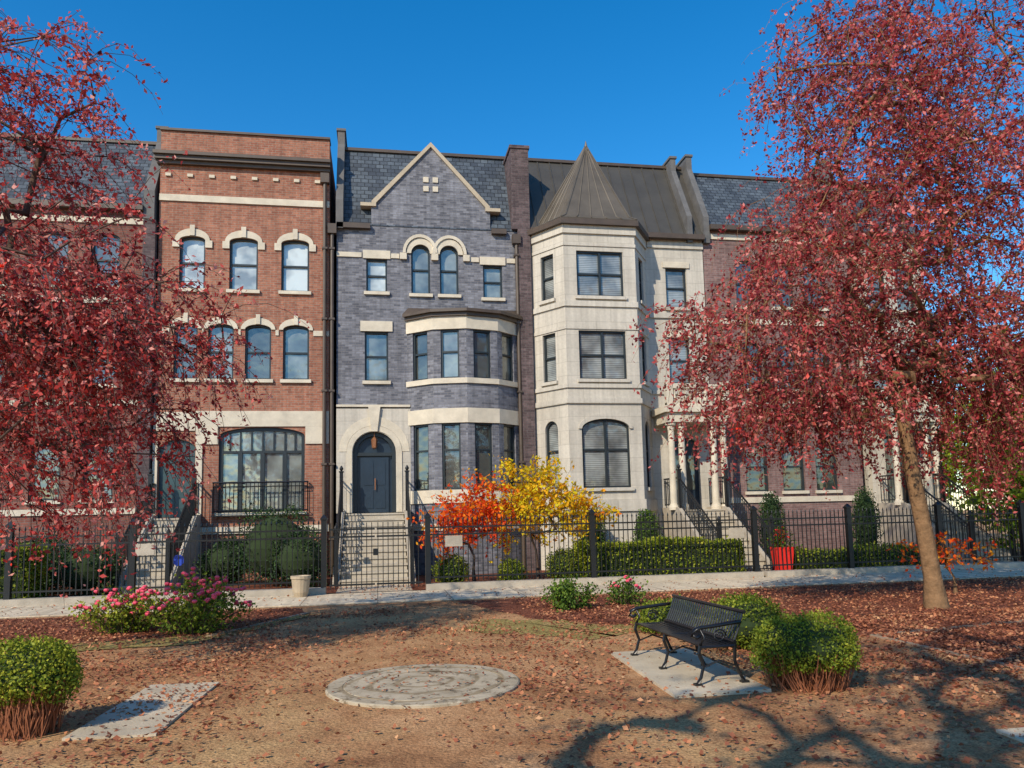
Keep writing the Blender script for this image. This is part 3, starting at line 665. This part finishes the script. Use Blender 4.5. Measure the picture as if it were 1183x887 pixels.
def loose(name,c,r,h,n,nf,lab,group,mat=M_leafgreen,stems=34,cat="bush",leaf=.055):
    x,y=c; e=empty(name,(x,y,0),lab,cat,group); s=MB(); P=[];FP=[]
    for k in range(stems):
        a=random.uniform(0,6.28); q=random.uniform(.1,1); tx,ty,tz=x+math.cos(a)*r*q,y+math.sin(a)*r*q,h*random.uniform(.55,1.05)*(1.1-.45*q)
        s.tube([(x+(tx-x)*.3,y+(ty-y)*.3,0),(x+(tx-x)*.6,y+(ty-y)*.6,tz*.6),(tx,ty,tz)],[.008,.006,.003],4)
        m=n//stems; f=RNG.random(m)**.6
        P.append(np.array([x+(tx-x)*.3,y+(ty-y)*.3,0])+(np.array([(tx-x)*.7,(ty-y)*.7,tz]))*f[:,None]+RNG.normal(scale=.07,size=(m,3)))
        if k<nf: FP.append((tx,ty,tz))
    s.done("stems",M_bark2,e,uv=False); P=np.concatenate(P);P[:,2]=np.maximum(P[:,2],.05); leaves_mesh(P,leaf,"foliage",mat,e,aspect=.65)
    if FP:
        s=MB()
        for p in FP:
            for k in range(2):
                q=Vector(p)+Vector((random.gauss(0,.05),random.gauss(0,.05),random.gauss(.03,.03))); s.lathe(q,[(.01,-.018),(.034,0),(.04,.02),(.022,.036)],6)
        s.done("blossoms",M_flower,e,uv=False)
loose("rose_bush",(-2.75,-10.9),.85,.85,3800,60,"rose bush with many small red blossoms","rose bushes in the bed",stems=74,mat=M_leafbox)
loose("rose_bush",(-3.9,-10.4),.7,.65,2200,38,"smaller rose bush with scattered pink red blossoms","rose bushes in the bed",stems=54,mat=M_leafbox)
loose("garden_shrub",(3.3,-10.0),.55,.5,2200,0,"low dark shrub in leaf-covered bed","low shrubs in the bed",M_leafgreen)
loose("garden_shrub",(4.5,-9.7),.45,.5,900,5,"low reddish shrub in leaf-covered bed","low shrubs in the bed",M_leafgreen)
tg=blob_targets([(10.9,-10.2,.75,.9,.6,.25)],40,77)
tree("ornamental_sapling",(10.9,-10.2,0),[(10.9,-10.2,0),(10.9,-10.2,.15),(10.9,-10.2,.3)],tg,M_leaforange,M_bark,leaf=.08,twigs=2,tl=.3,per=6,droop=.1,r0=.035,label="low spreading shrub with sparse orange leaves",category="bush")

# ================================================================== POTS, SIGN
x,y=10.3,-4.9; e=empty("planter",(x,y,0),"square red planter with flowers beside the steps","planter")
p=MB(); p.prism([(x-.15,y-.15,0),(x+.15,y-.15,0),(x+.15,y+.15,0),(x-.15,y+.15,0)],[(x-.22,y-.22,.72),(x+.22,y-.22,.72),(x+.22,y+.22,.72),(x-.22,y+.22,.72)]); p.done("pot",M_redpaint,e)
leaves_mesh(np.array([x,y,.88])+RNG.normal(scale=.14,size=(400,3)),.07,"foliage",M_leafgreen,e); leaves_mesh(np.array([x,y,.98])+RNG.normal(scale=.12,size=(120,3)),.07,"blossoms",M_redpaint,e)
e=empty("planter",(-1.65,-5.95,0),"small tan ceramic planter on the sidewalk by the gate","planter")
p=MB(); p.lathe((-1.65,-5.95,.03),[(.13,0),(.17,.1),(.2,.38),(.22,.39),(.22,.45),(.17,.45),(.15,.4)],16); p.done("pot",M_cream,e)
e=empty("yard_sign",(-4.4,-5.0,0),"small blue octagonal yard sign on a stake","sign")
p=MB(); p.prism([(-4.4+.13*math.cos(R(22.5+45*k)),-5.02,.85+.13*math.sin(R(22.5+45*k))) for k in range(8)],[(-4.4+.13*math.cos(R(22.5+45*k)),-5.0,.85+.13*math.sin(R(22.5+45*k))) for k in range(8)]); p.done("panel",M_blue,e)
p=MB(); p.tube([(-4.4,-4.98,0),(-4.4,-4.98,.9)],.012,6); p.done("stake",M_iron,e)

# ================================================================== BENCH
be=empty("park_bench",(0,0,0),"black metal slatted park bench with scrolled arms on concrete slab","bench")
BT=Matrix.Translation((3.17,-15.6,.03))@Matrix.Rotation(R(-88),4,'Z')@Matrix.Diagonal((.97,.85,.81,1))
def bdone(mb,name,smooth=False):
    mb.v=[tuple(BT@Vector(p)) for p in mb.v]; return mb.done(name,M_iron,be,smooth=smooth,uv=False)
HL=.86
s=MB(); 
for k in range(9):
    y=-.22+k*.052; z=.45-.012*math.sin(k/8*math.pi)*2
    s.box(-HL,HL,y-.021,y+.021,z-.008,z+.008)
for x in (-.4,0,.4): s.box(x-.015,x+.015,-.23,.22,.41,.415)
bdone(s,"seat")
s=MB()
for k in range(31):
    x=-HL+.03+k*(2*HL-.06)/30; s.tube([(x,.21,.48),(x,.28,.64),(x,.33,.80)],.013,4)
for y,z in ((.205,.47),(.333,.81)): s.tube([(-HL,y,z),(HL,y,z)],.024,6)
bdone(s,"backrest")
for x in (-HL,0,HL):
    s=MB()
    s.tube([(x,-.27,0),(x,-.23,.08),(x,-.19,.22),(x,-.24,.36),(x,-.22,.45)],[.028,.02,.02,.022,.022],6)
    s.tube([(x,.30,0),(x,.25,.1),(x,.19,.25),(x,.20,.45)],[.028,.02,.02,.022],6)
    s.tube([(x,-.23,.43),(x,.2,.43)],.018,6); s.tube([(x,-.2,.2),(x,0,.27),(x,.2,.2)],.012,5)
    s.box(x-.03,x+.03,-.31,-.23,0,.025); s.box(x-.03,x+.03,.25,.34,0,.025)
    bdone(s,"leg")
for x in (-HL,HL):
    s=MB()
    s.tube([(x,.28,.70),(x,.15,.69),(x,-.08,.665),(x,-.22,.655),(x,-.30,.62),(x,-.31,.565),(x,-.26,.54),(x,-.22,.57)],.024,8)
    s.tube([(x,-.22,.45),(x,-.17,.54),(x,-.22,.65)],.017,6)
    pts=[(x,.02+.08*math.cos(a)*(1-a/16),.55+.08*math.sin(a)*(1-a/16)) for a in np.linspace(0,9,18)]; s.tube(pts,.011,5)
    bdone(s,"armrest",True)

# ================================================================== GROUND
def ground_mat(name,cols,scale=1.2,fine=60,bump=.6,green=None,fl=.5):
    m,t,b=nt(name); tc=N(t,'ShaderNodeTexCoord'); o=tc.outputs['Object']; b.inputs['Specular IOR Level'].default_value=.1
    n=noise(t,o,scale,7,.68); r=ramp(t,cols); t.links.new(n.outputs['Fac'],r.inputs[0]); c=r.outputs[0]
    if green:
        n4=noise(t,o,.33,6,.7); r4=ramp(t,[(.5,(0,0,0)),(.64,(1,1,1))]); t.links.new(n4.outputs['Fac'],r4.inputs[0])
        mx=t.nodes.new('ShaderNodeMixRGB'); t.links.new(r4.outputs[0],mx.inputs[0]); t.links.new(c,mx.inputs[1]); mx.inputs[2].default_value=(*green,1); c=mx.outputs[0]
    v=N(t,'ShaderNodeTexVoronoi'); v.inputs['Scale'].default_value=fine; t.links.new(o,v.inputs['Vector'])
    r2=ramp(t,[(0,(1-fl,)*3),(.5,(1.0,)*3),(1,(1+fl*.8,)*3)]); sp=N(t,'ShaderNodeSeparateColor'); t.links.new(v.outputs['Color'],sp.inputs[0]); t.links.new(sp.outputs[0],r2.inputs[0])
    c=mul(t,c,r2.outputs[0]); t.links.new(c,b.inputs['Base Color']); b.inputs['Roughness'].default_value=1
    n2=noise(t,o,fine*.4,4); bp=N(t,'ShaderNodeBump'); bp.inputs['Strength'].default_value=bump; bp.inputs['Distance'].default_value=.03
    t.links.new(n2.outputs['Fac'],bp.inputs['Height']); t.links.new(bp.outputs[0],b.inputs['Normal']); return m
M_gravel=ground_mat("crushed_stone",[(.28,(.17,.075,.035)),(.5,(.38,.195,.09)),(.72,(.56,.33,.165))],.8,fine=75,bump=.6,green=(.45,.275,.125),fl=.4)
M_bed=ground_mat("leafy_mulch",[(.3,(.08,.028,.018)),(.55,(.20,.07,.04)),(.75,(.32,.14,.07))],2.2,bump=1)
M_lawn=ground_mat("thin_grass",[(.3,(.24,.15,.06)),(.5,(.27,.215,.07)),(.75,(.44,.28,.13))],2.5)
M_walk=masonry("sidewalk_concrete",(.74,.62,.44),(.68,.56,.40),(.32,.26,.19),1.5,1.5,.012,rough=1,off=0,grime=.18,spec=.1)
def sheet(name,pts,z,mat):
    m=MB(); m.poly([(x,y,z) for x,y in pts]); return m.done(name,mat,None,kind="structure")
def wobble(pts,amp=.06,st=.3):
    out=[]
    for i in range(len(pts)):
        a,b=Vector(pts[i]),Vector(pts[(i+1)%len(pts)]); n=max(1,int((b-a).length/st))
        for k in range(n): p=a.lerp(b,k/n); out.append((p.x+random.gauss(0,amp),p.y+random.gauss(0,amp)))
    return out
sheet("ground",[(-300,-300),(300,-300),(300,300),(-300,300)],0,M_gravel)
sheet("garden_ground",[(-40,-5.25),(40,-5.25),(40,.5),(-40,.5)],.004,M_bed)
sheet("garden_walk",[(-.95,-5.25),(.8,-5.25),(.8,-.5),(-.95,-.5)],.008,M_walk)
m=MB(); m.box(-40,40,-7.7,-5.585,-.1,.03); m.done("sidewalk",M_walk,None,kind="structure")
sheet("flower_bed",wobble([(-30,-11.6),(-2.3,-11.5),(-1.2,-8.9),(-1.5,-7.9),(-30,-7.9)]),.004,M_bed)
sheet("leaf_covered_bed",wobble([(2.4,-10.9),(3.9,-12.4),(6.3,-14.2),(6.4,-18),(30,-18),(30,-7.9),(1.6,-7.9)]),.004,M_bed)
sheet("grass_patch",wobble([(1.3,-12.2),(2.9,-13.4),(3.8,-12.6),(2.4,-11.2),(1.6,-11.0)],.1,.2),.008,M_lawn)
sheet("grass_border",wobble([(-4.6,-12.3),(-2.4,-12.0),(-1.0,-9.0),(-1.4,-9.3),(-2.6,-11.3),(-4.6,-11.5)],.06,.25),.012,M_lawn)
def edging(name,a,b,w=.08):
    a,b=Vector(a),Vector(b); T,L=frame_T(a,b); m=MB(); m.box(0,L,-w/2,w/2,-.05,.02,T); m.done(name,M_edge,None,kind="structure")
edging("path_edging",(-1.25,-8.9),(-2.45,-11.4)); edging("path_edging",(6.35,-14.2),(6.45,-18)); edging("path_edging",(6.35,-14.2),(12,-13.2))
def slab(name,pts,label,h=.05,mat=M_concrete):
    e=empty(name,(sum(p[0] for p in pts)/len(pts),sum(p[1] for p in pts)/len(pts),0),label,"slab"); m=MB(); m.prism([(x,y,-.05) for x,y in pts],[(x,y,h) for x,y in pts]); m.done("slab",mat,e); return e
slab("concrete_slab",[(2.62,-16.75),(3.55,-16.75),(3.67,-14.5),(2.72,-14.5)],"worn concrete slab under the iron bench",.03)
slab("concrete_slab",[(-2.42,-16.8),(-1.72,-16.85),(-1.62,-14.9),(-2.3,-14.85)],"worn rectangular concrete slab beside the path",.02)
slab("concrete_slab",[(4.38,-19.2),(5.2,-19.2),(5.2,-18.35),(4.46,-18.35)],"square concrete paving slab at path edge",.02)
m,t,b=nt("weathered_round_concrete"); tc=N(t,'ShaderNodeTexCoord'); b.inputs['Specular IOR Level'].default_value=.1; b.inputs['Roughness'].default_value=1
n=noise(t,tc.outputs['Object'],2.6,7,.7); r=ramp(t,[(.3,(.25,.20,.135)),(.5,(.42,.35,.245)),(.7,(.54,.45,.32))]); t.links.new(n.outputs['Fac'],r.inputs[0])
n5=noise(t,tc.outputs['Object'],6,6,.75); r5=ramp(t,[(.38,(.42,.38,.34)),(.46,(1,1,1))]); t.links.new(n5.outputs['Fac'],r5.inputs[0]); cc=mul(t,r.outputs[0],r5.outputs[0])
mp=N(t,'ShaderNodeMapping'); mp.inputs['Location'].default_value=(-.45,15.55,0); t.links.new(tc.outputs['Object'],mp.inputs[0])
wv=N(t,'ShaderNodeTexWave'); wv.wave_type='RINGS'; wv.rings_direction='Z'; wv.inputs['Scale'].default_value=1.2; wv.inputs['Distortion'].default_value=5; wv.inputs['Detail'].default_value=5; t.links.new(mp.outputs[0],wv.inputs[0])
r6=ramp(t,[(.04,(.72,.67,.6)),(.2,(1,1,1))]); t.links.new(wv.outputs['Fac'],r6.inputs[0]); cc=mul(t,cc,r6.outputs[0]); t.links.new(cc,b.inputs['Base Color']); M_round=m
e=empty("round_slab",(.45,-15.55,0),"large round weathered concrete slab with faint worn ring","slab"); m=MB(); m.lathe((.45,-15.55,-.07),[(.96,0),(.96,.09),(.945,.1),(.80,.1),(.797,.096),(.783,.096),(.78,.1),(.02,.1)],56); m.done("disc",M_round,e)
def scat(n,x0,x1,y0,y1,z=.012): 
    return np.stack([RNG.uniform(x0,x1,n),RNG.uniform(y0,y1,n),RNG.uniform(z,z+.02,n)],1)
def clump(n,x0,x1,y0,y1,k=60,s=.35):
    c=scat(k,x0,x1,y0,y1); i=RNG.integers(0,k,n); P=c[i].copy(); P[:,:2]+=RNG.normal(scale=s,size=(n,2)); P[:,2]=RNG.uniform(.012,.03,n); return P
cl=[scat(5200,-7,11,-19.5,-8),clump(9500,-5,7,-19.3,-9,100,.42),scat(19000,2.6,18,-13.0,-7.8),scat(16000,6.4,12,-18.5,-12.5),clump(8000,4.0,8,-19,-13,35,.5),scat(9000,-10,-1.5,-12,-8),clump(5000,-6,-1.2,-19,-12,40,.4),scat(900,-10,16,-7.7,-5.6,.035),scat(3000,-10,16,-5.2,-3,.02)]
P=np.concatenate(cl); P=P[~(((P[:,0]-.45)**2+(P[:,1]+15.55)**2)<.95**2)]; P=P[~((P[:,1]>-7.7)&(P[:,2]<.031)&(P[:,1]<-5.58))]
leaves_mesh(P,.046,"fallen_leaves",M_fallen,None,flat=.75,aspect=.7,kind="stuff",label="scattered brown fallen leaves on gravel and beds")
Q=scat(200,-.5,1.4,-16.5,-14.6,.034); Q=Q[((Q[:,0]-.45)**2+(Q[:,1]+15.55)**2)<.9**2]
leaves_mesh(Q,.045,"fallen_leaves",M_fallen,None,flat=.9,kind="stuff",label="few fallen leaves on the round slab")

# ================================================================== CAMERA / LIGHT
cam=bpy.data.cameras.new("camera"); co=bpy.data.objects.new("camera",cam); COL.objects.link(co)
co.matrix_world=Matrix.Translation((0,-23.5,1.65))@Matrix.Rotation(R(-10),4,'Z')@Matrix.Rotation(R(96),4,'X')@Matrix.Rotation(R(-1.3),4,'Z')
cam.sensor_width=36; cam.lens=36*889/1183; cam.shift_y=60.1/1183; cam.clip_end=2000; scene.camera=co
az=Vector((-.66,-.751,0)); el=R(36); sv=Vector((az.x*math.cos(el),az.y*math.cos(el),math.sin(el)))
sl=bpy.data.lights.new("sun",'SUN'); sl.energy=4.7; sl.angle=R(.5); sl.color=(1,.885,.71); so=bpy.data.objects.new("sun",sl); COL.objects.link(so); so.rotation_euler=sv.to_track_quat('Z','Y').to_euler()
w=bpy.data.worlds.new("World"); scene.world=w; w.use_nodes=True; t=w.node_tree; sk=t.nodes.new('ShaderNodeTexSky'); sk.sky_type='NISHITA'; sk.sun_disc=False
sk.sun_elevation=el; sk.sun_rotation=math.atan2(sv.x,sv.y); sk.ozone_density=2.8; sk.air_density=1.0; sk.dust_density=.25; sk.altitude=200
hs=t.nodes.new('ShaderNodeHueSaturation'); hs.inputs['Hue'].default_value=.498; hs.inputs['Saturation'].default_value=1.4; hs.inputs['Value'].default_value=1.42
t.links.new(sk.outputs[0],hs.inputs['Color'])
bg=t.nodes['Background']; bg.inputs[1].default_value=.145; t.links.new(hs.outputs[0],bg.inputs[0])
scene.view_settings.view_transform='Standard'; scene.view_settings.look='None'; scene.view_settings.exposure=0
